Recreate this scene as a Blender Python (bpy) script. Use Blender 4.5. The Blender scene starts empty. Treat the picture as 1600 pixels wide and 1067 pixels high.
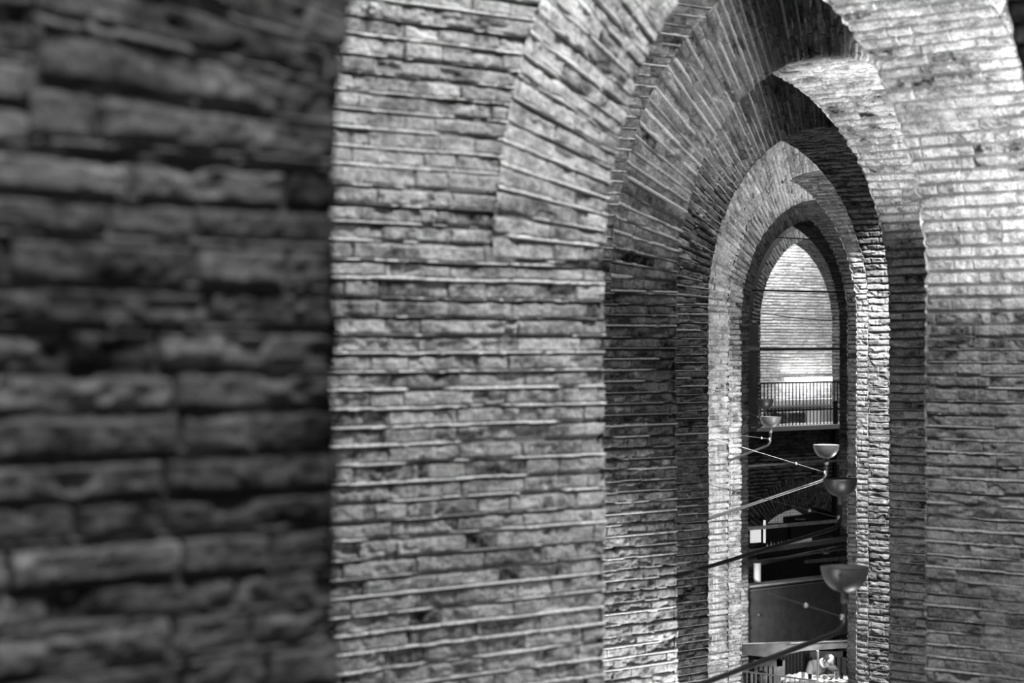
import bpy, bmesh, math, random
import numpy as np
from mathutils import Vector, Matrix
random.seed(7)
S = bpy.context.scene
C = S.collection
CZ = 7.4                       # eye height above the ground of the lower hall
F = 3778.0                     # focal length in pixels of a 1600 px wide frame

# ---------------------------------------------------------------- camera
cam = bpy.data.objects.new('camera', bpy.data.cameras.new('camera'))
C.objects.link(cam); S.camera = cam
cam.location = (0, 0, CZ); cam.rotation_euler = (math.pi/2, 0, 0)
cam.data.sensor_width = 36; cam.data.lens = 85; cam.data.clip_end = 300
cam.data.dof.use_dof = True; cam.data.dof.focus_distance = 28; cam.data.dof.aperture_fstop = 3.2

# ---------------------------------------------------------------- world, exposure
w = bpy.data.worlds.new('world'); S.world = w; w.use_nodes = True
w.node_tree.nodes['Background'].inputs[0].default_value = (1, 1, 1, 1)
w.node_tree.nodes['Background'].inputs[1].default_value = 0.07
S.view_settings.view_transform = 'Standard'; S.view_settings.look = 'None'
S.view_settings.gamma = 1; S.view_settings.use_curve_mapping = False
S.view_settings.exposure = 0.0

# ---------------------------------------------------------------- layout of the row of arched walls
TH = math.radians(45.57)
U = Vector((math.cos(TH), math.sin(TH), 0)); WV = Vector((-math.sin(TH), math.cos(TH), 0))
PXL = [530, 945, 1058, 1108, 1140, 1159, 1170, 1188]
ZD = [4.6 + 6.1*k for k in range(7)] + [47.3]
LX = [(p-800)/F*z for p, z in zip(PXL, ZD)]
L0 = [Vector((x, z, 0)) for x, z in zip(LX, ZD)]
WD, TK, H0, BB = 3.9, 1.0, 0.34, 1.81        # opening width, wall thickness, springing above eye, arch rise

def wp(k, s, y, h):            # wall k: s along the wall, y into its thickness, h above the eye
    v = L0[k] + U*s + WV*y
    return Vector((v.x, v.y, CZ+h))
def P(px, py, z):              # a point z metres away
    return Vector(((px-800)/F*z, z, CZ-(py-533)/F*z))

# ---------------------------------------------------------------- lights
def area(name, loc, target, size, power, size_y=None, spread=180):
    l = bpy.data.lights.new(name, 'AREA'); l.energy = power; l.size = size
    if size_y: l.shape = 'RECTANGLE'; l.size_y = size_y
    l.spread = math.radians(spread)
    o = bpy.data.objects.new(name, l); C.objects.link(o); o.location = loc
    o.rotation_euler = (Vector(target)-Vector(loc)).to_track_quat('-Z', 'Y').to_euler()
    return o
def spot(name, loc, target, power, ang, rad=.12, blend=.6):
    l = bpy.data.lights.new(name, 'SPOT'); l.energy = power; l.spot_size = math.radians(ang); l.spot_blend = blend
    l.shadow_soft_size = rad
    o = bpy.data.objects.new(name, l); C.objects.link(o); o.location = loc
    o.rotation_euler = (Vector(target)-Vector(loc)).to_track_quat('-Z', 'Y').to_euler()
    return o
# unseen lights added to brighten every bay, under the ceiling or beside the piers
def bay_area(k, s, y, h, ts, ty, t_h, size, power, spread=180):
    area('bay_fill', wp(k, s, y, h), wp(k, ts, ty, t_h), size, power, spread=spread)
def bay_fill_spot(k, s, y, h, ts, ty, t_h, power, ang, rad=.12):
    spot('bay_fill_spot', wp(k, s, y, h), wp(k, ts, ty, t_h), power, ang, rad)
bay_area(0, -.6, -1.2, 2.8, -.4, 0, -.4, .4, 42)
bay_area(1, .0, -2.4, 4.2, -.8, 0, -1.2, .45, 320)
bay_area(1, 1.6, -1.6, -1.4, -.2, 0, -1.7, .5, 28)
bay_fill_spot(1, 1.7, -1.7, .2, 3.7, .5, 2.2, 900, 75, .15)
bay_fill_spot(2, .6, -1.4, 4.2, -.4, 0, -1.6, 190, 50, .15)
bay_fill_spot(2, 1.6, -1.7, .3, 3.4, .5, 2.2, 900, 50, .15)
bay_fill_spot(2, 1.2, -1.2, -3.9, -.3, 0, -3.2, 1200, 80, .15)
bay_area(2, 1.6, -1.6, -5.0, 1.0, 0, -1.2, .5, 60)
bay_fill_spot(3, .6, -1.4, 4.2, -.4, 0, -2.0, 350, 50, .15)
bay_fill_spot(3, 1.6, -2.8, 3.5, 3.9, .6, -2.2, 5200, 60, .10)
bay_fill_spot(3, 1.2, -1.2, -4.9, -.3, 0, -4.0, 220, 80, .15)
bay_area(4, 2.4, -2.5, 1.0, -.1, 0, -1.0, .4, 190)
bay_area(4, 2.4, -2.5, -3.6, -.1, 0, -3.5, .4, 130)
bay_fill_spot(4, 1.6, -2.8, 3.5, 3.9, .6, -2.2, 5600, 64, .10)
bay_area(5, 1.8, -2.0, 3.6, .5, 0, -1.5, .4, 110)
bay_area(5, 1.8, -2.0, -5.4, .5, 0, -2.5, .4, 90)
bay_area(6, 1.8, -1.6, 3.6, .5, 0, -1.5, .4, 10)
bay_area(7, 1.6, -1.6, 3.6, 1.5, 0, -1.5, .4, 70)
area('gallery_skylight', wp(7, 3.5, 1.4, 3.9), wp(7, 5.5, 3.2, 0), 1.2, 300)
area('bar_lamp', P(1285, 985, 40.1), P(1285, 1060, 40.3), .25, 14)
spot('bay_fill_spot', wp(6, -.95, -.5, -4.5), wp(6, .4, .12, -4.8), 110, 90, .08)  # unseen light added to brighten one end of the parapet
spot('bay_fill_spot', wp(1, -.4, 1.7, -3.4), P(1320, 905, 14.5), 90, 24, .1)  # unseen light added to brighten the lowest bowl
spot('bay_fill_spot', wp(2, -.4, 1.6, -3.4), P(1313, 765, 20.6), 50, 22, .1)  # unseen light added to brighten the second bowl


# ---------------------------------------------------------------- materials
def mat(name, col, rough=.8, metal=0, noise=.15, scale=12, bump=0, emit=0):
    m = bpy.data.materials.new(name); m.use_nodes = True
    nt = m.node_tree; b = nt.nodes['Principled BSDF']
    b.inputs['Roughness'].default_value = rough; b.inputs['Metallic'].default_value = metal
    tc = nt.nodes.new('ShaderNodeTexCoord'); n = nt.nodes.new('ShaderNodeTexNoise')
    n.inputs['Scale'].default_value = scale; n.inputs['Detail'].default_value = 5
    nt.links.new(tc.outputs['Object'], n.inputs['Vector'])
    mr = nt.nodes.new('ShaderNodeMapRange')
    mr.inputs['From Min'].default_value = .25; mr.inputs['From Max'].default_value = .75
    mr.inputs['To Min'].default_value = col*(1-noise); mr.inputs['To Max'].default_value = col*(1+noise)
    nt.links.new(n.outputs[0], mr.inputs[0]); nt.links.new(mr.outputs[0], b.inputs['Base Color'])
    if bump:
        bp = nt.nodes.new('ShaderNodeBump'); bp.inputs['Distance'].default_value = bump; bp.inputs['Strength'].default_value = .8
        nt.links.new(n.outputs[0], bp.inputs['Height']); nt.links.new(bp.outputs[0], b.inputs['Normal'])
    if emit:
        b.inputs['Emission Color'].default_value = (1, 1, 1, 1); b.inputs['Emission Strength'].default_value = emit
    return m
def brick_mat():
    m = bpy.data.materials.new('old_brickwork'); m.use_nodes = True
    nt = m.node_tree; b = nt.nodes['Principled BSDF']; b.inputs['Roughness'].default_value = .92
    b.inputs['Specular IOR Level'].default_value = .15
    at = nt.nodes.new('ShaderNodeAttribute'); at.attribute_name = 'tone'
    tc = nt.nodes.new('ShaderNodeTexCoord'); n = nt.nodes.new('ShaderNodeTexNoise')
    n.inputs['Scale'].default_value = 70; n.inputs['Detail'].default_value = 4; n.inputs['Roughness'].default_value = .65
    nt.links.new(tc.outputs['Object'], n.inputs['Vector'])
    mr = nt.nodes.new('ShaderNodeMapRange'); mr.inputs['From Min'].default_value = .3; mr.inputs['From Max'].default_value = .7
    mr.inputs['To Min'].default_value = .62; mr.inputs['To Max'].default_value = 1.38
    nt.links.new(n.outputs[0], mr.inputs[0])
    mu = nt.nodes.new('ShaderNodeMath'); mu.operation = 'MULTIPLY'
    nt.links.new(at.outputs['Fac'], mu.inputs[0]); nt.links.new(mr.outputs[0], mu.inputs[1])
    nt.links.new(mu.outputs[0], b.inputs['Base Color'])
    bp = nt.nodes.new('ShaderNodeBump'); bp.inputs['Distance'].default_value = .006; bp.inputs['Strength'].default_value = .9
    nt.links.new(n.outputs[0], bp.inputs['Height']); nt.links.new(bp.outputs[0], b.inputs['Normal'])
    return m
M = dict(fasc=mat('stained_concrete', .30, .85, noise=.5, scale=5, bump=.004), armm=mat('dark_lamp_metal', .08, .4, .6, .2, 8), brick=brick_mat(), plaster=mat('dark_plaster', .09, .8, noise=.3, scale=6, bump=.003),
         concrete=mat('pale_concrete', .5, .85, noise=.3, scale=9, bump=.004),
         steel=mat('brushed_lamp_metal', .30, .45, .75, .1, 30), inner=mat('white_enamel', .8, .4, 0, .04),
         dark=mat('black_steel', .035, .45, .4, .2, 20), grey=mat('grey_painted_steel', .22, .5, .2, .2, 10),
         wire=mat('galvanised_wire', .3, .4, .6, .1, 20), white=mat('white_paint', .8, .5, 0, .05),
         wood=mat('dark_stained_wood', .06, .6, 0, .3, 10), cloth=mat('white_tablecloth', .85, .9, 0, .03),
         skin=mat('skin', .55, .55, 0, .05), hair=mat('dark_hair', .03, .5, 0, .4, 60), jacket=mat('grey_jacket', .26, .9, 0, .2, 40),
         shirt=mat('pale_shirt', .75, .9, 0, .08), ground=mat('hall_floor', .12, .7, 0, .25, 3),
         tube=mat('lit_tube', .9, .4, 0, 0, emit=32), mesh=mat('backlit_wire_glass', .5, .5, 0, .3, 60, emit=.3), lit=mat('white_added_glow', .8, .5, 0, .05, emit=.6))  # last entry: white paint with emission in place of light falling on it

def put(name, me, parent=None, m=None):
    o = bpy.data.objects.new(name, me); C.objects.link(o)
    if m: me.materials.append(m)
    if parent: o.parent = parent
    return o
def empty(name, loc=(0, 0, 0), rz=0):
    o = bpy.data.objects.new(name, None); C.objects.link(o); o.location = loc; o.rotation_euler = (0, 0, rz); return o
def tag(o, label=None, cat=None, group=None, kind=None):
    for k, v in (('label', label), ('category', cat), ('group', group), ('kind', kind)):
        if v: o[k] = v
    return o

# ---------------------------------------------------------------- noise
def _h(ix, iy, seed):
    a = (ix.astype(np.int64)*374761393 + iy.astype(np.int64)*668265263 + seed*982451653) & 0xffffffff
    a = ((a ^ (a >> 13))*1274126177) & 0xffffffff
    a = ((a ^ (a >> 16))*2246822519) & 0xffffffff
    return ((a ^ (a >> 15)) & 0xffffff)/float(0xffffff)
def vn(x, y, seed):
    ix = np.floor(x); iy = np.floor(y); fx = x-ix; fy = y-iy
    fx = fx*fx*(3-2*fx); fy = fy*fy*(3-2*fy)
    a = _h(ix, iy, seed); b = _h(ix+1, iy, seed); c = _h(ix, iy+1, seed); d = _h(ix+1, iy+1, seed)
    return (a*(1-fx)+b*fx)*(1-fy)+(c*(1-fx)+d*fx)*fy
def fbm(x, y, seed, n=4):
    t = 0; amp = .5; tot = 0
    for i in range(n):
        t = t+amp*vn(x*2**i, y*2**i, seed+i*17); tot += amp; amp *= .55
    return t/tot
def sm(a, b, x):
    t = np.clip((x-a)/(b-a), 0, 1); return t*t*(3-2*t)

# ---------------------------------------------------------------- brickwork relief
def bricks(A, Lc, seed, pitch=.075, unit=.2, lip=1.0, rough=1.0, mort=1.0, extra=None, bold=0):
    """A: coordinate across the courses, Lc: along them. Returns relief height (m), tone, row index."""
    A = A + .010*(fbm(Lc*2.2, A*1.5, seed+1, 3)-.5) + .004*(fbm(Lc*14, A*14, seed+2, 2)-.5)
    Lw = Lc + .010*(fbm(Lc*9, A*9, seed+3, 2)-.5)
    row = np.floor(A/pitch); fa = (A-row*pitch)
    rj = (_h(row, row*0, seed+4)-.5)*.010; rj2 = (_h(row+1, row*0, seed+4)-.5)*.010
    lo = fa-rj; hi = pitch+rj2-fa                    # distance to the lower / upper bed line
    typ = _h(row, row*0+3, seed+5) < .6
    x = Lw/unit + _h(row, row*0+9, seed+6)*7
    per = np.where(typ, 3, 2); q = np.floor(x/per); r = x-q*per
    st = np.where(typ & (r >= 2), q*per+2, q*per); en = np.where(typ, np.where(r >= 2, q*per+3, q*per+2), q*per+2)
    js = (_h(row, st, seed+7)-.5)*.22; je = (_h(row, en, seed+7)-.5)*.22
    dl = (x-st-js)*unit; dr = (en+je-x)*unit
    over = dl < 0; under = dr < 0
    bid = np.where(over, st-1, np.where(under, en, st))
    dv = np.minimum(np.abs(dl), np.abs(dr))
    wob = .009*(fbm(Lc*17, A*20, seed+8, 3)-.5)
    vopen = _h(row, bid+np.where(np.abs(dr) < np.abs(dl), 1, 0), seed+9)
    vop = sm(.15, .75, vopen)
    tt = sm(.000, .006, hi-.006+wob); tb = sm(.000, .006, lo-.009+wob); tv = 1-(1-sm(.0, .005, dv-.0018-.004*bold+wob*.5))*(.25+.75*np.maximum(vop, bold))
    m = tb*tt*tv
    b1 = _h(row, bid, seed+10); b2 = _h(row, bid, seed+11); b3 = _h(row, bid, seed+12)
    n1 = fbm(Lc*8, A*16, seed+13, 4); n2 = fbm(Lc*34, A*50, seed+14, 3)
    chip = sm(.58, .72, fbm(Lc*6+b1*9, A*13, seed+15, 3))
    hb = (b2-.5)*.010*rough + (n1-.5)*.018*rough + (n2-.5)*.008*rough - chip*.012*rough + (lo/pitch-.5)*(b3-.4)*.012
    big = fbm(Lc*1.2, A*1.2, seed+16, 4)
    lipm = sm(.30, .46, fbm(Lc*2.5+row*5.1, A*.6, seed+17, 3))*lip
    isl = sm(.0105, .0075, lo+wob*.5)*(1-tb*.3)              # mortar lip under the brick above
    hm = -.020+.004*(n2-.5)+isl*lipm*(.030)
    h = hm*(1-m)+hb*m
    tbk = .33+(.20+.25*bold)*(b1-.4)+.55*(n1-.5)+.40*(n2-.5)-.14*(b2 < .10)
    stain = sm(.52, .8, fbm(Lc*3, A*4+7, seed+18, 4)); tbk = tbk*(1-.5*stain)
    eff = sm(.54, .72, fbm(Lc*7+31, A*11, seed+19, 4)); tbk = tbk*(1-eff*.6)+.50*eff*.6
    drip = sm(.62, .8, fbm(Lc*22, A*.9, seed+20, 3))*sm(.45, .7, fbm(Lc*1.1, A*.5, seed+21, 3)); tbk = tbk*(1-drip*.8)+.6*drip*.8
    tm = (.10+.16*n1)*(1-isl*lipm)+(.80*mort)*isl*lipm
    vj = (1-tv)*tt*tb; tm = tm*(1-vj*.6)+vj*.6*(.14+.3*vopen)
    t = tm*(1-m)+tbk*m
    er = sm(.66, .76, fbm(Lc*1.3+.7, A*1.6, seed+22, 4))*.8*(1-bold)
    if extra is not None: er = np.maximum(er, extra)   # patches smeared with old mortar
    h = h*(1-er*.7)+er*(.016*(fbm(Lc*12, A*16, seed+23, 3)-.5)+.003); t = t*(1-er*.7)+er*.7*(.34+.5*(n1-.5)+.3*(n2-.5))
    t = t*(.92+.5*(big-.35))
    h = h + (big-.5)*.008
    return h, np.clip(t, .015, .9), row

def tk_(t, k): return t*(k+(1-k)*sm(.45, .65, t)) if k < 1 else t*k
def grid(name, pos, tone, parent, mask=None, m=None, flip=False):
    """pos: (n, m, 3) array of vertices, mask: (n-1, m-1) of the faces kept."""
    n, k = pos.shape[:2]
    idx = np.arange(n*k).reshape(n, k)
    f = np.stack([idx[:-1, :-1], idx[:-1, 1:], idx[1:, 1:], idx[1:, :-1]], -1)
    if flip: f = f[..., ::-1]
    f = f[mask] if mask is not None else f.reshape(-1, 4)
    used = np.unique(f); rem = np.zeros(n*k, np.int64); rem[used] = np.arange(len(used)); f = rem[f]
    v = pos.reshape(-1, 3)[used]; tn = tone.reshape(-1)[used]
    me = bpy.data.meshes.new(name)
    me.vertices.add(len(v)); me.vertices.foreach_set('co', v.astype(np.float32).ravel())
    me.loops.add(f.size); me.loops.foreach_set('vertex_index', f.astype(np.int32).ravel())
    me.polygons.add(len(f)); me.polygons.foreach_set('loop_start', np.arange(0, f.size, 4, dtype=np.int32))
    me.update(calc_edges=True)
    me.polygons.foreach_set('use_smooth', np.ones(len(f), bool))
    a = me.attributes.new('tone', 'FLOAT', 'POINT'); a.data.foreach_set('value', tn.astype(np.float32))
    return put(name, me, parent, m or M['brick'])

def axis(lo, hi, flo, fhi, fine, coarse):
    a = []
    if flo > lo: a.append(np.linspace(lo, flo, max(2, int((flo-lo)/coarse)+1))[:-1])
    a.append(np.linspace(flo, fhi, max(2, int((fhi-flo)/fine)+1)))
    if hi > fhi: a.append(np.linspace(fhi, hi, max(2, int((hi-fhi)/coarse)+1))[1:])
    return np.concatenate(a)

def arch_curve(W, b, h0, n=1500):
    """from the left springing over the crown to the right springing: points, normals (away from the opening), arc length"""
    th = np.linspace(math.pi, 0, n); a = W/2
    s = a+a*np.cos(th); h = h0+b*np.sin(th)
    nx = np.cos(th)/a; nh = np.sin(th)/b; l = np.hypot(nx, nh)
    ds = np.hypot(np.diff(s), np.diff(h)); arc = np.concatenate([[0], np.cumsum(ds)])
    return s, h, nx/l, nh/l, arc

# per wall: visible window left of the opening, below eye, brick tones with the shade of the dimmer walls put into them
LIM = {0: (-.86, -.75, .0042), 1: (-1.65, -1.75, .0042), 2: (-.85, -2.75, .0058), 3: (-.5, -3.7, .0075),
       4: (-.4, -4.7, .009), 5: (-.35, -5.6, .011), 6: (-.3, -6.5, .013)}
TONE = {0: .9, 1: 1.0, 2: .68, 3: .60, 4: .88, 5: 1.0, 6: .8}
LIP = {0: .5, 1: 1.0, 2: 1.0, 3: .9, 4: .35, 5: .4, 6: .3}
RING = .70
TOPH = 4.6
def arched_wall(k, name, label):
    sl, hb, fine = LIM[k]
    WD, TK = (4.04 if k == 0 else 3.9), 1.0
    root = empty(name, L0[k], TH); tag(root, label, 'wall', kind='structure')
    cs, ch, nx, nh, arc = arch_curve(WD, BB, H0); AL = arc[-1]
    tk = TONE[k]; sd = 100*k+11
    # --- front face
    sa = axis(-2.4, WD+2.2, sl, 0, fine, .03)
    sa = np.unique(np.concatenate([sa, [WD]]))
    hmax = 533*(ZD[k]+1)/F*1.05
    ha = axis(-CZ, TOPH, hb, min(hmax, 2.9), fine, .03)
    SS, HH = np.meshgrid(sa, ha)
    hgt, tone, row = bricks(HH+CZ, SS, sd, unit=.195, lip=LIP[k], rough=1.2 if k == 0 else 1, bold=1 if k == 0 else 0)
    if k == 2:      # a putlog hole in the pier, its inner shade put into the tone
        hole = np.exp(-(((SS+.636)**2+(HH+1.407)**2)/.022**2)**2); tone = tone*(1-.92*hole); hgt = hgt-.03*hole
    e = .014*_h(row, row*0, sd+31)*np.exp(-np.abs(SS)/.03)*(SS <= 0)
    rnd = -.010*np.exp(-np.abs(SS)/.008)*(SS <= 0)
    inside_ell = ((SS-WD/2)/(WD/2+RING-.02))**2+((HH-H0)/(BB+RING-.02))**2 < 1
    opening = (SS > 1e-6) & (SS < WD-1e-6) & (HH < H0)
    pos = np.stack([SS+e, -hgt-rnd, HH+CZ], -1)
    ring_zone = inside_ell & (HH > H0)
    bad = ring_zone | (opening)
    cs_ = (SS[:-1, :-1]+SS[1:, 1:])/2; ch_ = (HH[:-1, :-1]+HH[1:, 1:])/2
    mask = ~((((cs_-WD/2)/(WD/2+RING-.012))**2+((ch_-H0)/(BB+RING-.012))**2 < 1) & (ch_ > H0)) & ~((cs_ > 0) & (cs_ < WD) & (ch_ <= H0))
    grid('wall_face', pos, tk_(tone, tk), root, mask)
    # --- voussoir ring
    ax = axis(0, AL, 0, AL*.62, fine, .02); ra = np.arange(0, RING+fine, max(fine, .005))
    AA, RR = np.meshgrid(ax, ra, indexing='ij')
    f = lambda v: np.interp(AA, arc, v)
    hg, tn, row = bricks(AA, RR+7.3, sd+50, pitch=.0715, unit=.18, lip=LIP[k])
    e = -.012*_h(row, row*0, sd+32)*np.exp(-RR/.03)
    rnd = -.010*np.exp(-RR/.008)
    px_ = f(cs)+f(nx)*(RR+e); pz = f(ch)+f(nh)*(RR+e)
    pos = np.stack([px_, -hg-.003-rnd, pz+CZ], -1)
    # on the left of the crown a voussoir's lower bed is on the smaller arc side, so the lit lip stays underneath
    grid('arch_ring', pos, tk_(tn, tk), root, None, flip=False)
    # --- reveal: left jamb, soffit, right jamb
    l1 = CZ+H0; tot = l1+AL+l1
    right_vis = l1+AL+ (H0-hb) + .3
    pa = axis(0, tot, l1+AL*.45, min(tot, right_vis), fine*1.05, .03)
    ya = axis(0, TK, 0, TK, fine*1.25, .03)
    PA, YA = np.meshgrid(pa, ya, indexing='ij')
    fs = np.concatenate([[0], cs, [WD]]); fh = np.concatenate([[-CZ], ch, [-CZ]])
    fnx = np.concatenate([[-1], nx, [1]]); fnh = np.concatenate([[0], nh, [0]])
    fa_ = np.concatenate([[0], l1+arc, [tot]])
    g = lambda v: np.interp(PA, fa_, v)
    hg, tn, row = bricks(tot-PA, YA+3.1, sd+80, unit=.165, lip=LIP[k]*(.9 if k == 1 else .6)*(sm(l1+AL*1.02, l1+AL*1.12, PA)), rough=1.2,
        extra=sm(.72, .60, YA+.1*fbm(YA*6, PA*6, 77, 3))*sm(l1+AL+H0+1.40, l1+AL+H0+1.5, PA+.2*fbm(YA*5, PA*5, 78, 3)) if k == 1 else None)
    e = .014*_h(row, row*0, sd+33)*np.exp(-np.abs(TK-YA)/.03)
    rnd = -.012*(np.exp(-np.abs(TK-YA)/.010)+np.exp(-YA/.010))
    hh = hg+rnd
    pos = np.stack([g(fs)-g(fnx)*hh, YA+e, g(fh)-g(fnh)*hh+CZ], -1)
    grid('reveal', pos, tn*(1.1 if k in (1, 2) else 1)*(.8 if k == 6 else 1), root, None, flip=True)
    # --- back face, coarse relief
    sa = np.unique(np.concatenate([np.arange(-2.4, WD+2.2, .04), [0, WD]])); ha = np.arange(-CZ, TOPH+.02, .025)
    SS, HH = np.meshgrid(sa, ha)
    hgt, tone, row = bricks(HH+CZ, SS, sd+60, unit=.195)
    # squeeze the net on to the opening's outline
    cs_ = (SS[:-1, :-1]+SS[1:, 1:])/2; ch_ = (HH[:-1, :-1]+HH[1:, 1:])/2
    mask = ~((((cs_-WD/2)/(WD/2+.05))**2+((ch_-H0)/(BB+.05))**2 < 1) & (ch_ > H0)) & ~((cs_ > 0) & (cs_ < WD) & (ch_ <= H0))
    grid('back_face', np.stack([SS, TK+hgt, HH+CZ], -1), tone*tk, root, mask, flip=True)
    ax = np.linspace(0, AL, 200); ra = np.linspace(0, .14, 8); AA, RR = np.meshgrid(ax, ra, indexing='ij')
    hg, tn, row = bricks(AA, RR+2, sd+70)
    grid('back_arch_ring', np.stack([f2(AA, arc, cs)+f2(AA, arc, nx)*RR, TK+hg+.004, f2(AA, arc, ch)+f2(AA, arc, nh)*RR+CZ], -1), tn*tk, root, None, flip=True)
    # ends and top
    me = bpy.data.meshes.new('end_face'); bm = bmesh.new()
    def q(*p): bm.faces.new([bm.verts.new(v) for v in p])
    for s in (-2.4, WD+2.19): q((s, 0, 0), (s, TK, 0), (s, TK, TOPH+CZ), (s, 0, TOPH+CZ))
    q((-2.4, 0, TOPH+CZ), (WD+2.19, 0, TOPH+CZ), (WD+2.19, TK, TOPH+CZ), (-2.4, TK, TOPH+CZ))
    bm.to_mesh(me); bm.free(); put('end_face', me, root, M['plaster'])
    return root
def f2(A, arc, v): return np.interp(A, arc, v)

WN = ['wall_front', 'wall_second', 'wall_third', 'wall_fourth', 'wall_fifth', 'wall_sixth', 'wall_seventh']
WLb = ['blurred dark brick arched wall closest to the viewer, filling one side of the view',
       'large grey brick wall with a fan of voussoirs, just behind the blurred one',
       'brick arched wall with dark fanned voussoirs seen inside the large arch',
       'shadowy narrow strip of arched brick wall behind the dark fanned arch',
       'brightly lit rough brick arched wall with a pale ring of voussoirs',
       'mid grey brick arched wall just behind the brightly lit ring',
       'nearly black brick arched wall framing the gallery and its railing']
for k in range(7): arched_wall(k, WN[k], WLb[k])

# ---------------------------------------------------------------- small shape helpers
def bx(bm, c, sx, sy, sz, rz=0):
    r = bmesh.ops.create_cube(bm, size=1)
    bmesh.ops.transform(bm, verts=r['verts'], matrix=Matrix.Translation(c) @ Matrix.Rotation(rz, 4, 'Z') @ Matrix.Diagonal((sx, sy, sz, 1)))
def lathe(bm, prof, n=40, off=(0, 0, 0)):
    rings = [[bm.verts.new((r*math.cos(2*math.pi*i/n)+off[0], r*math.sin(2*math.pi*i/n)+off[1], z+off[2])) for i in range(n)] for r, z in prof]
    for a, b in zip(rings, rings[1:]):
        for i in range(n): bm.faces.new((a[i], a[(i+1) % n], b[(i+1) % n], b[i]))
    return rings
def tube(bm, pts, r, n=10):
    pts = [Vector(p) for p in pts]; rings = []
    rr = r if isinstance(r, (list, tuple)) else [r]*len(pts)
    for i, p in enumerate(pts):
        d = (pts[min(i+1, len(pts)-1)]-pts[max(i-1, 0)]).normalized()
        a = d.cross(Vector((0, 0, 1)))
        if a.length < .05: a = d.cross(Vector((0, 1, 0)))
        a.normalize()
        if rings and a.dot(pa) < 0: a = -a
        b = d.cross(a); pa = a
        rings.append([bm.verts.new(p+(a*math.cos(2*math.pi*k/n)+b*math.sin(2*math.pi*k/n))*rr[i]) for k in range(n)])
    for A_, B_ in zip(rings, rings[1:]):
        for k in range(n): bm.faces.new((A_[k], A_[(k+1) % n], B_[(k+1) % n], B_[k]))
    bm.faces.new(rings[0][::-1]); bm.faces.new(rings[-1])
def obj(name, fn, m, parent=None, smooth=True, bevel=0):
    bm = bmesh.new(); fn(bm); bmesh.ops.recalc_face_normals(bm, faces=bm.faces)
    me = bpy.data.meshes.new(name); bm.to_mesh(me); bm.free()
    if smooth:
        me.polygons.foreach_set('use_smooth', [True]*len(me.polygons))
        me.set_sharp_from_angle(angle=math.radians(40))
    o = put(name, me, parent, m)
    if bevel:
        b = o.modifiers.new('bevel', 'BEVEL'); b.width = bevel; b.segments = 2
    return o

# ---------------------------------------------------------------- ground, ceiling, the gallery wall and the lit back wall
def slab(name, c, sx, sy, sz, m, rz=0, kind='structure'):
    o = obj(name, lambda bm: bx(bm, (0, 0, 0), sx, sy, sz), m, smooth=False); o.location = c; o.rotation_euler.z = rz
    return tag(o, kind=kind)
slab('floor', (4, 28, -.1), 40, 80, .2, M['ground'])
slab('ceiling', (4, 28, CZ+TOPH+.25), 40, 80, .3, M['concrete'])
slab('floor_lower_gallery', wp(5, 6.5, 2.6, -6.72), 9, 3.0, .2, M['concrete'], TH)

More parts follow.
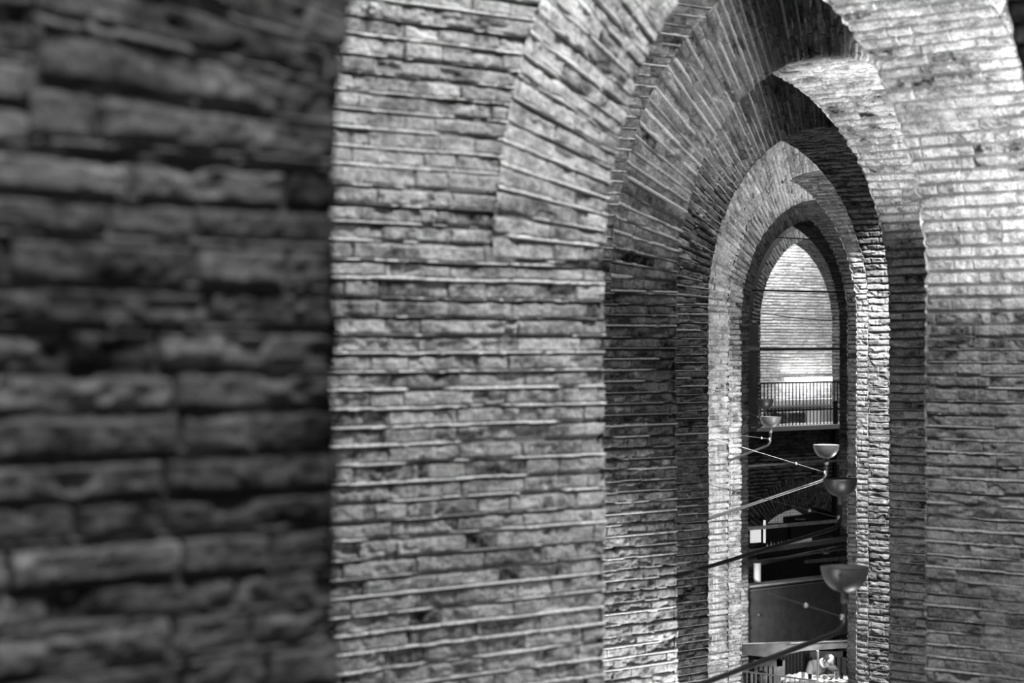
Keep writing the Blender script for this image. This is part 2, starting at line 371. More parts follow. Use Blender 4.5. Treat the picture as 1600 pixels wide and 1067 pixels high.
g = empty('wall_gallery', L0[7], TH); tag(g, 'dark plaster wall with a pointed opening behind the black railing', 'wall', kind='structure')
GW, GB, GT = 3.64, 1.75, 1.0
def gallery_wall():
    cs, ch, nx, nh, arc = arch_curve(GW, GB, H0); AL = arc[-1]
    # upper plaster face
    sa = np.unique(np.concatenate([np.arange(-2.5, GW+3, .02), [0, GW]])); ha = np.unique(np.concatenate([np.arange(-1.72, TOPH, .02), [H0]]))
    SS, HH = np.meshgrid(sa, ha)
    rg = .27
    mk = lambda a, b, rg_: (((a-GW/2)/(GW/2+rg_))**2+((b-H0)/(GB+rg_))**2 < 1) & (b > H0)
    a = (SS[:-1, :-1]+SS[1:, 1:])/2; b = (HH[:-1, :-1]+HH[1:, 1:])/2
    mask = ~mk(a, b, rg-.02) & ~((a > -.06) & (a < GW) & (b <= H0))
    h = .012*(fbm(SS*4, HH*4, 900, 4)-.5)
    tone = .12+.10*(fbm(SS*3, HH*3, 901, 5)-.5)
    band = np.exp(-((HH+.16)/.045)**2); h = h+band*.02; tone = tone+band*.16
    grid('plaster_face', np.stack([SS, -h, HH+CZ], -1), np.clip(tone, .03, 1), g, mask)
    ax = np.linspace(0, AL, 460); ra = np.linspace(0, rg, 24); AA, RR = np.meshgrid(ax, ra, indexing='ij')
    hg, tn, row = bricks(AA, RR+.1, 910, unit=.135, lip=.2)
    grid('arch_ring', np.stack([f2(AA, arc, cs)+f2(AA, arc, nx)*RR, -hg-.006, f2(AA, arc, ch)+f2(AA, arc, nh)*RR+CZ], -1), tn*.9, g)
    SS, HH = np.meshgrid(np.linspace(-.07, 0, 7), np.arange(-1.72, H0, .012))
    hg, tn, row = bricks(HH+CZ, SS, 911, unit=.2, lip=.2)
    grid('jamb_quoins', np.stack([SS, -hg-.004, HH+CZ], -1), tn*1.3, g)
    l1 = H0+1.72; tot = 2*l1+AL
    PA, YA = np.meshgrid(np.arange(0, tot, .015), np.linspace(0, GT, 60), indexing='ij')
    fs = np.concatenate([[0], cs, [GW]]); fh = np.concatenate([[-1.72], ch, [-1.72]])
    fnx = np.concatenate([[-1], nx, [1]]); fnh = np.concatenate([[0], nh, [0]]); fa_ = np.concatenate([[0], l1+arc, [tot]])
    q = lambda v: np.interp(PA, fa_, v)
    hg, tn, row = bricks(tot-PA, YA, 920, lip=.2)
    grid('reveal', np.stack([q(fs)-q(fnx)*hg, YA, q(fh)-q(fnh)*hg+CZ], -1), tn*1.1, g, flip=True)
    # lower brick part with its own low arch
    lc, lw, lb, lh = 1.37, 1.45, .66, -3.97
    SS, HH = np.meshgrid(np.arange(-2.5, GW+3, .013), np.arange(-CZ, -1.74, .012))
    hg, tn, row = bricks(HH+CZ, SS, 930, lip=.3)
    a = (SS[:-1, :-1]+SS[1:, 1:])/2; b = (HH[:-1, :-1]+HH[1:, 1:])/2
    rr = .62
    mask = ~((((a-lc)/(lw+rr-.02))**2+((b-lh)/(lb+rr-.02))**2 < 1) & (b > lh)) & ~((np.abs(a-lc) < lw) & (b <= lh))
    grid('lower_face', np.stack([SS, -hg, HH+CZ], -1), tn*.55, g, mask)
    th = np.linspace(math.pi, 0, 400); s0 = lc+lw*np.cos(th); h0 = lh+lb*np.sin(th)
    arc2 = np.concatenate([[0], np.cumsum(np.hypot(np.diff(s0), np.diff(h0)))])
    TT, RR = np.meshgrid(th, np.linspace(0, rr, 50), indexing='ij')
    hg, tn, row = bricks(np.interp(TT, th[::-1], arc2[::-1]), RR+.3, 940, lip=.2, unit=.2)
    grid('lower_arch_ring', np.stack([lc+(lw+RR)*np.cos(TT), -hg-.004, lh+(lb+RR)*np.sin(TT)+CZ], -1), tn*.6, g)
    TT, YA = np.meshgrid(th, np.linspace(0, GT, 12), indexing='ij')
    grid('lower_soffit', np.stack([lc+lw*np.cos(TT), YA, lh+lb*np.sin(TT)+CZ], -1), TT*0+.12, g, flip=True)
    for s in (lc-lw, lc+lw):
        YA, HH = np.meshgrid(np.linspace(0, GT, 4), np.linspace(-CZ, lh, 10))
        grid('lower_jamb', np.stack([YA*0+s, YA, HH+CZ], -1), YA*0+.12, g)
gallery_wall()
def prism(bm):
    a = [bm.verts.new((x, y, z+CZ)) for x in (-.03, GW+.9) for y, z in ((-.14, -1.76), (-.14, -1.75), (-.04, -1.672), (.02, -1.672), (.02, -1.76))]
    bm.faces.new(a[:5]); bm.faces.new(a[5:][::-1])
    for i in range(5): bm.faces.new((a[i], a[(i+1) % 5], a[5+(i+1) % 5], a[5+i]))
obj('sill', lambda bm: bx(bm, (GW/2+.3, .35, CZ-1.715), GW+1.2, .98, .09), M['white'], g, bevel=.01)
obj('sill_front', lambda bm: prism(bm), M['white'], g)

hw = empty('wall_far', wp(7, 0, 3.2, 0)-Vector((0, 0, CZ)), TH); tag(hw, 'bright brick wall seen through the pointed opening above the railing', 'wall', kind='structure')
SS, HH = np.meshgrid(axis(-4, 12, 3.6, 7.4, .014, .1), axis(-CZ, TOPH, -2.2, 2.6, .0125, .1))
hg, tn, row = bricks(HH+CZ, SS, 955, lip=0, rough=.8, unit=.16, pitch=.066, bold=1)
grid('wall_face', np.stack([SS, -hg*.8, HH+CZ], -1), np.clip(.50+.9*(tn-.28), .05, .92), hw)
slab('floor_gallery', wp(7, 5, 2.05, -1.98), 13, 2.2, .14, M['concrete'], TH)
slab('wall_lower_back', wp(7, 4, 3.05, -4.8), 12, .2, 5.2, M['wood'], TH)

def w7(s, y, h): return wp(7, s, y, h)
def w6(s, y, h): return wp(6, s, y, h)
def rel(o, pts): return [p-o.location for p in pts]

# ---------------------------------------------------------------- gallery railing
def railing():
    r = empty('gallery_railing', w7(0, .12, -1.67), TH)
    tag(r, 'black railing of thin upright bars standing in the pointed opening', 'railing')
    n = 32; dx = GW/n
    obj('top_rail', lambda bm: bx(bm, (GW/2, 0, .85), GW, .03, .03), M['dark'], r)
    obj('lower_rail', lambda bm: bx(bm, (GW/2, .0, .30), GW, .02, .035), M['dark'], r)
    tag(obj('middle_rail', lambda bm: bx(bm, (GW/2, -.04, .375), GW, .03, .035), M['white'], r), 'pale middle rail')
    for i in range(n):
        obj('baluster', lambda bm: bx(bm, (dx*(i+.4), 0, .42), .016, .016, .84), M['dark'], r, smooth=False)
railing()

def single(name, fn, m, label, cat, group=None, bevel=0, base=None, kind=None):
    """one mesh whose origin sits at base"""
    o = obj(name, fn, m, bevel=bevel)
    if base is not None:
        b = Vector(base); o.data.transform(Matrix.Translation(-b)); o.location = b
    return tag(o, label, cat, group, kind)

# ---------------------------------------------------------------- tube light and things on the gallery
t = empty('tube_light', w7(4.71, 3.05, -.84), TH); tag(t, 'long glowing white tube light low on the bright brick wall', 'light fitting')
tag(obj('tube', lambda bm: tube(bm, [(0, -.05, .0), (1.83, -.05, .0)], .032), M['tube'], t), 'glowing white tube')
obj('housing', lambda bm: bx(bm, (.915, .05, .02), 1.9, .1, .07), M['white'], t, bevel=.01)
single('wall_shelf', lambda bm: bx(bm, w7(5.5, 3.02, -1.33), 2.6, .3, .13, TH), M['white'], 'white shelf board along the bright wall behind the railing', 'shelf', base=w7(5.5, 3.02, -1.39), bevel=.01)
dct = empty('heating_pipe', w7(3.9, 2.7, -1.62), TH); tag(dct, 'dark horizontal pipe behind the lower half of the railing', 'pipe')
obj('pipe', lambda bm: tube(bm, [(0, 0, 0), (1.9, 0, 0)], .11, 20), M['dark'], dct)
def lathe_x(bm, x):
    for q in (-.03, .03): tube(bm, [(x+q-.01, 0, 0), (x+q+.01, 0, 0)], .125, 20)
for x in (.25, .95, 1.6):
    obj('clamp', lambda bm: lathe_x(bm, x), M['grey'], dct)
    obj('foot', lambda bm: bx(bm, (x, 0, -.2), .05, .1, .2), M['dark'], dct)
single('white_cabinet', lambda bm: bx(bm, w7(4.25, 1.9, -1.68), .12, .4, .46, TH), M['white'], 'narrow white upright cabinet behind the railing bars', 'cabinet', base=w7(4.25, 1.9, -1.91), bevel=.008)
single('grey_cabinet', lambda bm: bx(bm, w7(4.75, 1.9, -1.68), .6, .4, .46, TH), M['concrete'], 'wide pale grey cabinet behind the last railing bars', 'cabinet', base=w7(4.75, 1.9, -1.91), bevel=.008)
single('drain_pipe', lambda bm: tube(bm, [w7(2.34, -.06, -1.2), w7(2.34, -.06, -4.2), w7(2.34, -.06, -7.38)], .045), M['dark'], 'black upright pipe on the dark brick beside the railing end', 'pipe', base=w7(2.34, -.06, -7.38))

# ---------------------------------------------------------------- tie rods and wires
def rod(label, pts, r, m='wire', name='tie_rod', cat='rod', group=None):
    return single(name, lambda bm: tube(bm, pts, r, 6), M[m], label, cat, group, base=pts[0])
rod('thin pale wire across the dark arch just under its point', [w6(.55, .5, 1.83), w6(3.35, .5, 1.83)], .012, name='span_wire', cat='wire')
rod('thin dark tie rod crossing the upper part of the bright brick opening', [w6(-.05, .3, .885), w6(3.95, .3, .885)], .016, 'dark')
sg = [w7(GW*i/12, -.03, .56-.13*math.sin(math.pi*i/14)) for i in range(13)]
rod('thin sagging cable across the bright brick opening', sg, .010, 'dark', 'sagging_cable', 'cable')
rod('dark tie rod crossing the middle of the bright brick opening', [w7(-.02, -.02, -.15), w7(GW+.02, -.02, -.15)], .028, 'dark')

# ---------------------------------------------------------------- bowl lamps on bent arms
def bend(a, b, c, n=8, f=.5):
    out = []
    for i in range(n+1):
        t_ = i/n; out.append(a*(1-t_)**2+b*2*t_*(1-t_)+c*t_*t_)
    return out
LAMPS = [  # bowl px, rim y, width px, Z, bend px, bend y, wall k, attach h, radius
    (1320, 886, 75, 14.5, 1320, 983, 1, -2.14, 'lowest and largest metal bowl lamp, on a long arm rising from below', (1258, 944)),
    (1313, 748, 52, 20.6, 1312, 822, 2, -1.99, 'second largest bowl lamp, dark rim, overlapping the pale brick edge', (1262, 795)),
    (1291, 695, 43, 26.7, 1291, 748, 3, -2.06, 'bowl lamp with its inside whitened to look lit, above the second largest one', (1240, 722)),
    (1204, 651, 33, 32.8, 1204, 694, 4, -1.85, 'small bowl lamp in front of the pale sill of the railing', (1188, 683)),
    (1195, 624, 28, 38.9, 1195, 662, 5, -1.91, 'smallest dark bowl lamp, just above another, by the railing', (1182, 650))]
for (px, ry, wpx, Z, bpx, by, k, ah, lab, cl) in LAMPS:
    R = .144
    top = P(px, ry, Z); root = empty('bowl_lamp', top-Vector((0, 0, .30))); tag(root, lab, 'lamp', 'bowl lamps on bent arms')
    o = root.location
    prof = [(.0, 0)]+[(R*math.sin(a)**.88, R*1.10*(1-math.cos(a))) for a in np.linspace(.08, math.pi*.48, 22)]
    zc = top.z-o.z-prof[-1][1]
    outer = [(r, z+zc) for r, z in prof]
    def bowl(bm):
        pr = [(max(r, .001), z) for r, z in outer]
        lathe(bm, pr+[(outer[-1][0]+.003, outer[-1][1]+.004), (outer[-1][0]-.004, outer[-1][1]+.003)], 48)
    tag(obj('bowl', bowl, M['steel'], root), 'brushed metal bowl')
    inn = [(max(r-.006, .001), z+.006) for r, z in outer]
    obj('bowl_lining', lambda bm: lathe(bm, inn[::-1], 48), M['inner'] if k == 3 else M['grey'], root)  # white lining in one bowl stands in for light inside it
    obj('lamp_holder', lambda bm: lathe(bm, [(.001, zc+.01), (.03, zc+.01), (.03, zc+.06), (.024, zc+.065), (.001, zc+.065)], 16), M['white'], root)
    obj('collar', lambda bm: lathe(bm, [(.001, zc-.07), (.022, zc-.068), (.024, zc-.06), (.024, zc-.004), (.04, zc+.006), (.001, zc+.02)], 24), M['grey'], root)
    bp = P(bpx, by, Z)-o; att = wp(k, -.4, TK+.02, ah)-o
    dirn = (att-bp).normalized()
    pts = [Vector((0, 0, zc-.06)), Vector((0, 0, bp.z+.09))]+bend(Vector((0, 0, bp.z+.09)), Vector((0, 0, bp.z)), Vector((0, 0, bp.z))+dirn*.14)[1:]+[att]
    obj('arm', lambda bm: tube(bm, pts, .0165, 14), M['armm'], root)
    obj('wall_plate', lambda bm: bx(bm, att, .14, .03, .2, TH), M['dark'], root)
    s0 = Vector((-.012, 0, bp.z+.075)); c1 = P(cl[0], cl[1], Z-.15*abs(px-cl[0])/60*2)-o
    d = (c1-s0); 
    tt = ((att.y-s0.y)/(d.y if abs(d.y) > .05 else -.5))
    wend = wp(k, -.3, TK+.02, 0)-o; kx = (wend.x-s0.x)/d.x; wend.z = s0.z+d.z*kx
    wr = obj('guy_wire', lambda bm: tube(bm, [s0, wend], .0028 if k < 4 else .004, 6), M['wire'], root)
    q = s0.lerp(wend, d.x/(wend.x-s0.x))
    obj('wire_clamp', lambda bm: lathe(bm, [(.001, -.016), (.012, -.010), (.014, .004), (.002, .016)], 10, q), M['inner'], wr)
    obj('wire_hook', lambda bm: lathe(bm, [(.001, -.02), (.016, -.016), (.016, .016), (.001, .02)], 10, s0), M['inner'], wr)

# ---------------------------------------------------------------- beams, parapet and fittings under the gallery
def beam(label, a, b, wd, ht, m='grey', name='steel_beam', cat='beam', group=None):
    a = Vector(a); b = Vector(b); d = b-a; mid = (a+b)/2
    def f(bm):
        r = bmesh.ops.create_cube(bm, size=1)
        mt = Matrix.Translation(mid) @ d.to_track_quat('X', 'Z').to_matrix().to_4x4() @ Matrix.Diagonal((d.length, wd, ht, 1))
        bmesh.ops.transform(bm, verts=r['verts'], matrix=mt)
    return single(name, f, M[m], label, cat, group, base=a, bevel=.004)
beam('thin pale ledge crossing the dark brick below the bright bowl lamp', w6(-.05, .1, -2.13), w6(3.95, .1, -2.13), .10, .03, 'concrete', 'stone_ledge', 'ledge')
beam('pale ledge crossing the dark opening beside the second bowl lamp', w6(-.05, .1, -3.2), w6(3.95, .1, -3.2), .12, .05, 'concrete', 'stone_ledge', 'ledge')
beam('grey beam crossing behind the raised end of the second lamp arm', w6(-.05, .75, -3.72), w6(3.95, .75, -3.62), .10, .085)
beam('thin grey beam slanting just above the plaster parapet', w6(-.05, .9, -4.02), w6(3.95, .9, -3.78), .08, .06)
beam('narrow dark rail under the grey beam', w6(-.05, .6, -3.86), w6(3.95, .6, -3.78), .05, .03)
beam('short grey beam end near the rim of the largest bowl lamp', w6(2.5, .7, -3.96), w6(3.95, .7, -3.97), .08, .06, 'concrete')
single('junction_box', lambda bm: bx(bm, w6(3.05, .66, -3.80), .11, .08, .10, TH), M['concrete'], 'small pale square box at the end of the dark opening', 'box', bevel=.004, base=w6(3.05, .66, -3.85))
single('white_panel', lambda bm: bx(bm, w6(.87, .55, -3.40), .26, .04, .22, TH), M['lit'], 'small white panel with an added glow at the edge of the dark opening', 'panel', base=w6(.87, .55, -3.51), bevel=.004)  # no lamp: emission stands in for light on the panel
single('white_post', lambda bm: bx(bm, w6(1.12, .55, -3.33), .035, .03, .40, TH), M['lit'], 'thin white upright beside the small white panel', 'post', base=w6(1.12, .55, -3.53), bevel=.002)  # post glows by the same emission instead of being lit
single('round_column', lambda bm: tube(bm, [w6(.48, .2, -4.15), w6(.48, .2, -3.82)], .065, 20), M['white'], 'short pale round column by the pale brick edge', 'column', base=w6(.48, .2, -4.15))
for i, (s, hh) in enumerate([(.95, .05), (1.06, .07), (1.15, .05), (1.27, .06), (1.36, .06), (1.45, .05)]):
    single('bottle', lambda bm: lathe(bm, [(.001, 0), (.02, 0), (.02, hh*.7), (.008, hh*.9), (.008, hh*1.3), (.001, hh*1.3)], 10, w6(s+.5, .75, -3.665+.025*s)), M['white'],
           'one of the tiny bright bottles lined up on the grey beam', 'bottle', 'bottles on the beam', base=w6(s+.5, .75, -3.665+.025*s))
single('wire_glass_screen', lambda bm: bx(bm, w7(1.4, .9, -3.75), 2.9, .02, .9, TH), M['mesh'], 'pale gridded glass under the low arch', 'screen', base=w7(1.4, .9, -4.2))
def sg_bars(bm):
    for i in range(58): bx(bm, w7(.0+i*.05, .88, -3.75), .008, .01, .9, TH)
    for i in range(18): bx(bm, w7(1.4, .88, -4.15+i*.05), 2.9, .01, .006, TH)
single('wire_grille', sg_bars, M['dark'], 'dark square grille over the pale glass under the low arch', 'grille', base=w7(1.4, .88, -4.2))
beam('black slab cutting off the lower part of the low arch', w7(1.22, .3, -3.74), w7(2.9, .3, -3.72), .2, .46, 'wood', 'dark_fascia', 'fascia')
beam('black board closing the low arch beside the black slab', w7(-.1, .35, -3.92), w7(1.2, .35, -3.94), .2, .62, 'wood', 'dark_fascia', 'fascia')
beam('thin pale strip light under the gridded glass', w7(1.28, .15, -3.55), w7(1.62, .15, -3.57), .03, .03, 'white', 'strip_light', 'light fitting')

par = empty('parapet', w6(0, .12, -5.25), TH); tag(par, 'smooth dark plaster parapet below the dark opening', 'parapet')
obj('panel', lambda bm: bx(bm, (WD/2, .1, .52), WD, .2, 1.04), M['plaster'], par)
obj('coping', lambda bm: bx(bm, (WD/2, .08, 1.06), WD, .28, .035), M['concrete'], par, bevel=.006)
obj('coping_edge', lambda bm: bx(bm, (WD/2, -.02, .99), WD, .03, .02), M['grey'], par)
def bolt(bm):
    lathe(bm, [(.001, .0), (.035, .0), (.032, .012), (.018, .016), (.016, .03), (.001, .034)], 16)
b = obj('bolt', bolt, M['steel'], par); b.location = (.42, -.005, .55); b.rotation_euler = (math.pi/2, 0, 0)
b = obj('plug', lambda bm: lathe(bm, [(.001, .0), (.02, .0), (.016, .008), (.001, .01)], 12), M['dark'], par); b.location = (.2, -.005, .35); b.rotation_euler = (math.pi/2, 0, 0)

# concrete edge of the gallery above the bar
def fascia(bm):
    bm_pts = [P(1150, 1008, 40.3), P(1345, 1001, 41.2), P(1345, 1010.5, 41.2), P(1253, 1016.5, 40.8), P(1205, 1027, 40.5), P(1150, 1021, 40.3)]
    fr = [bm.verts.new(p) for p in bm_pts]; bk = [bm.verts.new(p+Vector((-.1, .25, 0))) for p in bm_pts]
    bm.faces.new(fr); bm.faces.new(bk[::-1])
    for i in range(6): bm.faces.new((fr[i], bk[i], bk[(i+1) % 6], fr[(i+1) % 6]))
single('concrete_beam', fascia, M['fasc'], 'pale stained concrete beam edge above the bent man', 'beam', base=P(1150, 1021, 40.3))
beam('thin pale trim on the top edge of the concrete beam', P(1235, 1004.2, 40.6), P(1345, 999.6, 41.1), .03, .012, 'white', 'edge_trim', 'trim')

# slotted boards at the back of the bar
def slotted(name, x0, x1, y0, y1, z, n, m, label):
    W_ = (x1-x0)/F*z; Hh = 1.9; root = empty(name, P(x0, y0, z)-Vector((0, 0, Hh)))
    tag(root, label, 'screen', 'slotted screens behind the bar')
    dx = W_/n
    for i in range(n):
        wd = dx*.70
        obj('slat', lambda bm: bx(bm, (dx*(i+.5), 0, Hh/2), wd, .03, Hh-.08), M[m], root, smooth=False)
    obj('frame', lambda bm: (bx(bm, (W_/2, .0, Hh-.05), W_, .045, .1), bx(bm, (W_-.03, 0, Hh/2), .06+(.08 if n == 6 else 0), .045, Hh)), M[m], root, smooth=False)
slotted('slotted_screen', 1178, 1222.5, 1031, 1067, 41.0, 6, 'concrete', 'pale slotted upright board behind the white railing')
slotted('slotted_screen', 1252, 1322, 1017, 1067, 42.4, 9, 'grey', 'dark slotted screen behind the bent man')
single('dark_curtain', lambda bm: [tube(bm, [P(1222+i*2.6, 1012, 42.2+.05*(i % 2)), P(1222+i*2.6, 1180, 42.2+.05*(i % 2))], .035, 8) for i in range(13)], M['wood'], 'dark folded curtain between the pale and dark slotted screens', 'curtain', base=P(1240, 1180, 42.2))

# ---------------------------------------------------------------- white railing, post, bar table
r = empty('white_railing', P(1150, 1150, 39.7)); tag(r, 'white metal railing with thin bars in front of the bar', 'railing')
ra_, rb_ = P(1150, 1047, 39.7)-r.location, P(1275, 1063, 38.8)-r.location
obj('top_rail', lambda bm: tube(bm, [ra_, rb_], .014), M['white'], r)
obj('bottom_rail', lambda bm: tube(bm, [ra_-Vector((0, 0, .95)), rb_-Vector((0, 0, .95))], .014), M['white'], r)
for i in range(17):
    p = ra_.lerp(rb_, (i+.3)/16.6); obj('baluster', lambda bm: tube(bm, [p, p-Vector((0, 0, 1.08 if i % 5 == 0 else .95))], .008 if i != 3 else .022, 8), M['white'], r)
single('white_column', lambda bm: tube(bm, [P(1277.5, 1016, 40.05), P(1277.5, 1159, 40.05)], .019, 12), M['white'], 'thin bright white post in front of the bent man', 'post', base=P(1277.5, 1159, 40.05))
tb = empty('bar_table', P(1283, 1157, 40.1)); tag(tb, 'bar table in front of the bent man, hidden by its white cloth', 'table')
obj('table_top', lambda bm: bx(bm, (0, .15, .975), 1.28, .66, .04), M['wood'], tb)
for x in (-.58, .58):
    for y in (-.12, .42): obj('leg', lambda bm: bx(bm, (x, y, .478), .05, .05, .955), M['wood'], tb)
def cloth(bm):
    n, m_ = 80, 40; vs = []
    for i in range(n+1):
        for j in range(m_+1):
            x = -.66+1.32*i/n; y = -.25+.85*j/m_
            z = 1.006+.028*math.exp(-((x+.24)/.16)**2)+.07*math.exp(-((x+.36)/.14)**2-((y-.2)/.2)**2)+.012*math.sin(x*23+y*9)+.01*math.sin(x*41-y*17)
            if y < -.2: z -= (-.2-y)*7
            vs.append(bm.verts.new((x, max(y, -.21), z)))
    for i in range(n):
        for j in range(m_):
            a = i*(m_+1)+j; bm.faces.new((vs[a], vs[a+m_+1], vs[a+m_+2], vs[a+1]))
o = obj('tablecloth', cloth, M['cloth']); o.location = tb.location; tag(o, 'bright crumpled white cloth on the bar table', 'tablecloth')
s_ = o.modifiers.new('solid', 'SOLIDIFY'); s_.thickness = .008
for i, (x, y, hh, m_) in enumerate([(.32, -.08, .12, 'white'), (.42, .0, .10, 'dark'), (-.12, -.12, .09, 'dark'), (-.22, -.05, .11, 'white'), (.12, -.1, .07, 'white')]):
    def gl(bm): lathe(bm, [(.001, 0), (.028, .0), (.032, hh*.5), (.036, hh), (.031, hh), (.026, .01), (.001, .01)], 18)
    o = obj('tumbler', gl, M[m_]); o.location = tb.location+Vector((x-.08, y, 1.032))
    tag(o, ['white cup on the cloth below the face of the bent man', 'dark cup on the cloth by his elbow', 'dark cup on the cloth beside the white post',
            'white cup on the cloth near the end of the railing', 'low white cup on the cloth right at the white post'][i], 'cup', 'cups on the tablecloth')

# ---------------------------------------------------------------- people
def skin_body(name, verts, edges, m, parent, root=0, sub=2):
    me = bpy.data.meshes.new(name); me.from_pydata([v[:3] for v in verts], edges, [])
    o = put(name, me, parent, m)
    o.modifiers.new('skin', 'SKIN')
    if not me.skin_vertices: 
        bm = bmesh.new(); bm.from_mesh(me); bm.verts.layers.skin.verify(); bm.to_mesh(me); bm.free()
    for i, v in enumerate(verts):
        rr = v[3] if isinstance(v[3], tuple) else (v[3], v[3])
        me.skin_vertices[0].data[i].radius = rr; me.skin_vertices[0].data[i].use_root = (i == root)
    s = o.modifiers.new('sub', 'SUBSURF'); s.levels = sub; s.render_levels = sub
    o.modifiers['skin'].use_smooth_shade = True
    return o
def chain(n0, n): return [(i, i+1) for i in range(n0, n0+n-1)]
def head_mesh(name, c, fwd, up, parent, sc=1.0, hair_len=.0):
    fwd = fwd.normalized(); side = fwd.cross(up).normalized(); up = side.cross(fwd)
    R_ = Matrix((side, fwd, up)).transposed().to_4x4()
    def f(bm):
        r = bmesh.ops.create_icosphere(bm, subdivisions=4, radius=1)
        for v in r['verts']:
            x, y, z = v.co
            k = 1-.30*max(0, -z)**1.3*(1 if y > -.2 else .6)
            nx_, ny_, nz_ = x*.078*k, y*.098*(1-.12*max(0, -z)), z*.118
            # brow, nose, lips, chin, eye hollows
            if y > 0:
                ny_ += .006*math.exp(-((z-.18)/.10)**2)*math.exp(-(x/.6)**2)
                ny_ -= .010*math.exp(-((z-.02)/.10)**2)*(math.exp(-((abs(x)-.38)/.16)**2))
                ny_ += .024*math.exp(-((z+.22)/.13)**2)*math.exp(-(x/.12)**2)+.012*math.exp(-((z+.05)/.15)**2)*math.exp(-(x/.08)**2)
                ny_ += .008*math.exp(-((z+.52)/.05)**2)*math.exp(-(x/.28)**2)+.006*math.exp(-((z+.63)/.05)**2)*math.exp(-(x/.25)**2)
                ny_ += .012*math.exp(-((z+.85)/.12)**2)*math.exp(-(x/.3)**2)
            v.co = (nx_, ny_, nz_)
        for s in (-1, 1):
            e = bmesh.ops.create_icosphere(bm, subdivisions=2, radius=1)
            bmesh.ops.transform(bm, verts=e['verts'], matrix=Matrix.Translation((s*.078, -.008, -.008)) @ Matrix.Diagonal((.010, .018, .030, 1)))
        bmesh.ops.transform(bm, verts=bm.verts, matrix=Matrix.Translation(c) @ R_ @ Matrix.Scale(sc, 4))
    h = obj(name, f, M['skin'], parent)
    def hr(bm):
        r = bmesh.ops.create_icosphere(bm, subdivisions=4, radius=1)
        kill = []
        for v in r['verts']:
            x, y, z = v.co
            if hair_len: bad = y > .25 and z < .55
            else: bad = y > .30 or z < -.45 or (z > .80 and y > -.2)
            if bad: kill.append(v); continue
            w_ = 1+.05*math.sin(x*19)*math.sin(y*17)
            v.co = (x*.086*w_, y*.107*w_, z*.125*w_-(hair_len*max(0, -z)))
        bmesh.ops.delete(bm, geom=kill, context='VERTS')
        bmesh.ops.transform(bm, verts=bm.verts, matrix=Matrix.Translation(c) @ R_ @ Matrix.Scale(sc, 4))
    obj('hair', hr, M['hair'], parent)
    for s in (-1, 1):
        def eye(bm):
            bmesh.ops.create_icosphere(bm, subdivisions=2, radius=.011)
            bmesh.ops.transform(bm, verts=bm.verts, matrix=Matrix.Translation(c) @ R_ @ Matrix.Scale(sc, 4) @ Matrix.Translation((s*.031, .076, .002)))
        obj('eye', eye, M['white'], parent)
    return R_, c, sc
def hand(parent, wrist, d, palm_n, curl=.5):
    """palm and five separate fingers, d: direction of the hand, palm_n: out of the palm"""
    d = d.normalized(); side = d.cross(palm_n).normalized(); pn = side.cross(d).normalized()
    vs = [(*wrist, (.026, .020)), (*(wrist+d*.045), (.036, .015)), (*(wrist+d*.085), (.036, .013))]; es = [(0, 1), (1, 2)]
    for j, (off, ln) in enumerate([(-.030, .066), (-.010, .078), (.010, .073), (.029, .058)]):
        b0 = len(vs); p = wrist+d*.085+side*off; cur = 0; vs.append((*p, .0095)); es.append((2, b0))
        for q in range(3):
            cur += curl*.55; p = p+(d*math.cos(cur)+pn*math.sin(cur))*ln/3; vs.append((*p, .0088-.001*q)); es.append((b0+q, b0+q+1))
    b0 = len(vs); p = wrist+d*.025-side*.030
    vs.append((*p, .012)); es.append((1, b0))
    for q in range(2):
        p = p+(d*.8-side*.6+pn*.4).normalized()*.030; vs.append((*p, .0105-.001*q)); es.append((b0+q, b0+q+1))
    return skin_body('hand', vs, es, M['skin'], parent, 0, 1)

# the man bent over the bar table
fl = CZ-6.62
pm = empty('person', (P(1276, 1000, 40.75).x, 40.85, fl))
tag(pm, 'man in a grey jacket bending low over the white cloth, balding head bowed', 'person')
o0 = pm.location
def Q(px, py, z): return P(px, py, z)-o0
hip = Q(1258, 1100, 41.15)
kneeL, kneeR = Vector((hip.x-.12, hip.y-.05-0, .50)), Vector((hip.x+.12, hip.y, .50))
body = [(*hip, (.16, .13)), (*Q(1263, 1073, 41.05), (.155, .13)), (*Q(1271, 1053, 40.95), (.17, .14)), (*Q(1279, 1041, 40.82), (.165, .12)), (*Q(1285, 1036, 40.7), (.09, .08)),
        (*Q(1289.5, 1033.5, 40.60), .055),
        (*Q(1268, 1039, 40.85), .085), (*Q(1264, 1053, 40.7), .062), (*Q(1270, 1060, 40.45), .045), (*Q(1280, 1057, 40.25), .034),
        (*Q(1300, 1042, 40.8), .080), (*Q(1308, 1051, 40.65), .060), (*Q(1306, 1056, 40.40), .044), (*Q(1295, 1055.5, 40.22), .034),
        (hip.x-.10, hip.y, hip.z-.12, .10), (*kneeL, .065), (hip.x-.12, hip.y+.03, .10, .045), (hip.x+.10, hip.y, hip.z-.12, .10), (*kneeR, .065), (hip.x+.12, hip.y+.03, .10, .045)]
be = [(0, 1), (1, 2), (2, 3), (3, 4), (4, 5), (3, 6), (6, 7), (7, 8), (8, 9), (3, 10), (10, 11), (11, 12), (12, 13), (0, 14), (14, 15), (15, 16), (0, 17), (17, 18), (18, 19)]
skin_body('jacket', body, be, M['jacket'], pm)
for s in (-1, 1):
    obj('shoe', lambda bm: bx(bm, (hip.x+s*.12, hip.y-.05, .045), .09, .26, .09), M['dark'], pm, bevel=.03)
Rm, hc, sc = head_mesh('head', Q(1295.5, 1031.5, 40.42), Vector((.42, -.62, -.58)), Vector((.35, -.45, .75)), pm, 1.02)
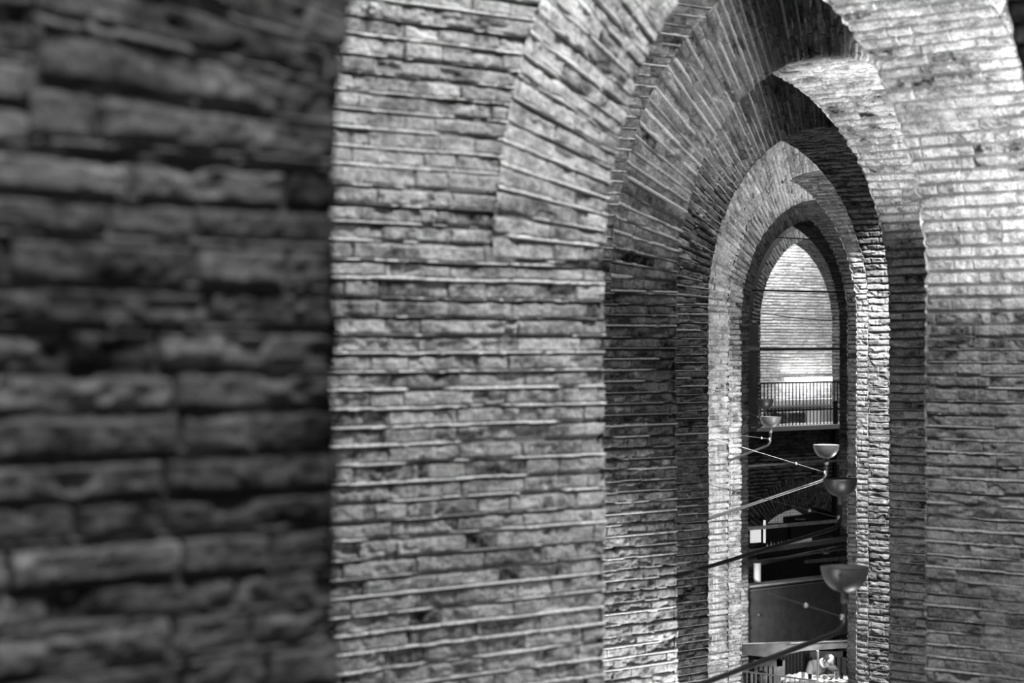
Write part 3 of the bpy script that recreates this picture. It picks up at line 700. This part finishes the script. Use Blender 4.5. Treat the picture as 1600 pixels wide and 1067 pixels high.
def glasses(bm):
    T = Matrix.Translation(hc) @ Rm
    for s in (-1, 1):
        tube(bm, [T @ Vector((s*.034+.024*math.cos(a), .102, .0+.019*math.sin(a))) for a in np.linspace(0, 2*math.pi, 16)], .003, 6)
        tube(bm, [T @ Vector((s*.058, .100, .006)), T @ Vector((s*.083, .0, .006))], .003, 6)
    tube(bm, [T @ Vector((-.010, .104, .004)), T @ Vector((.010, .104, .004))], .003, 6)
tag(obj('glasses', glasses, M['dark'], pm), 'dark rimmed glasses')
def collar(bm):
    c = Q(1287, 1035.5, 40.66); ax_ = Vector((.55, -.55, .35)).normalized(); a = ax_.cross(Vector((0, 0, 1))).normalized(); b_ = ax_.cross(a)
    tube(bm, [c+(a*math.cos(t_)+b_*math.sin(t_))*.072 for t_ in np.linspace(0, 2*math.pi, 20)], .020, 8)
tag(obj('shirt_collar', collar, M['shirt'], pm), 'pale shirt collar')
hand(pm, Q(1281, 1056.5, 40.23), Vector((1, -.5, .0)), Vector((0, 0, -1)), .35)
hand(pm, Q(1294, 1055, 40.20), Vector((-1, -.5, .0)), Vector((0, 0, -1)), .45)

# the seated dark-haired person behind the white railing
pw = empty('person', (P(1191, 1000, 40.3).x, 40.4, fl)); tag(pw, 'dark-haired person in a grey top seated low behind the white railing', 'person')
o0 = pw.location
st_ = empty('low_stool', (o0.x, o0.y+.05, fl)); tag(st_, 'low dark stool carrying the dark-haired person', 'stool')
obj('seat', lambda bm: lathe(bm, [(.001, .29), (.17, .29), (.18, .32), (.16, .34), (.001, .34)], 24), M['wood'], st_)
for i in range(4):
    a = math.pi/4+i*math.pi/2; obj('leg', lambda bm: tube(bm, [(.12*math.cos(a), .12*math.sin(a), .30), (.19*math.cos(a), .19*math.sin(a), 0)], .015), M['wood'], st_)
body = [(0, .07, .45, (.14, .12)), (0, .04, .58, (.13, .10)), (0, .0, .72, (.14, .10)), (0, -.03, .82, (.11, .08)), (.0, -.05, .90, .045),
        (-.16, -.02, .79, .055), (-.21, -.08, .60, .043), (-.12, -.28, .62, .033), (.16, -.02, .79, .055), (.21, -.08, .60, .043), (.13, -.28, .64, .033),
        (-.10, -.03, .43, .08), (-.13, -.40, .44, .062), (-.13, -.38, .12, .042), (.10, -.03, .43, .08), (.13, -.40, .44, .062), (.13, -.38, .12, .042)]
be = [(0, 1), (1, 2), (2, 3), (3, 4), (3, 5), (5, 6), (6, 7), (3, 8), (8, 9), (9, 10), (0, 11), (11, 12), (12, 13), (0, 14), (14, 15), (15, 16)]
skin_body('shirt', body, be, M['jacket'], pw)
for s in (-1, 1): obj('shoe', lambda bm: bx(bm, (s*.13, -.44, .045), .09, .25, .08), M['dark'], pw, bevel=.03)
head_mesh('head', Vector((0, -.08, P(1190, 1057, 40.4).z-fl)), Vector((.35, -.8, -.25)), Vector((0, 0, 1)), pw, 1.0, hair_len=.08)
for s in (-1, 1): hand(pw, Vector((s*.125, -.28, .63)), Vector((-s*.5, -.6, .1)), Vector((0, 0, -1)), .4)
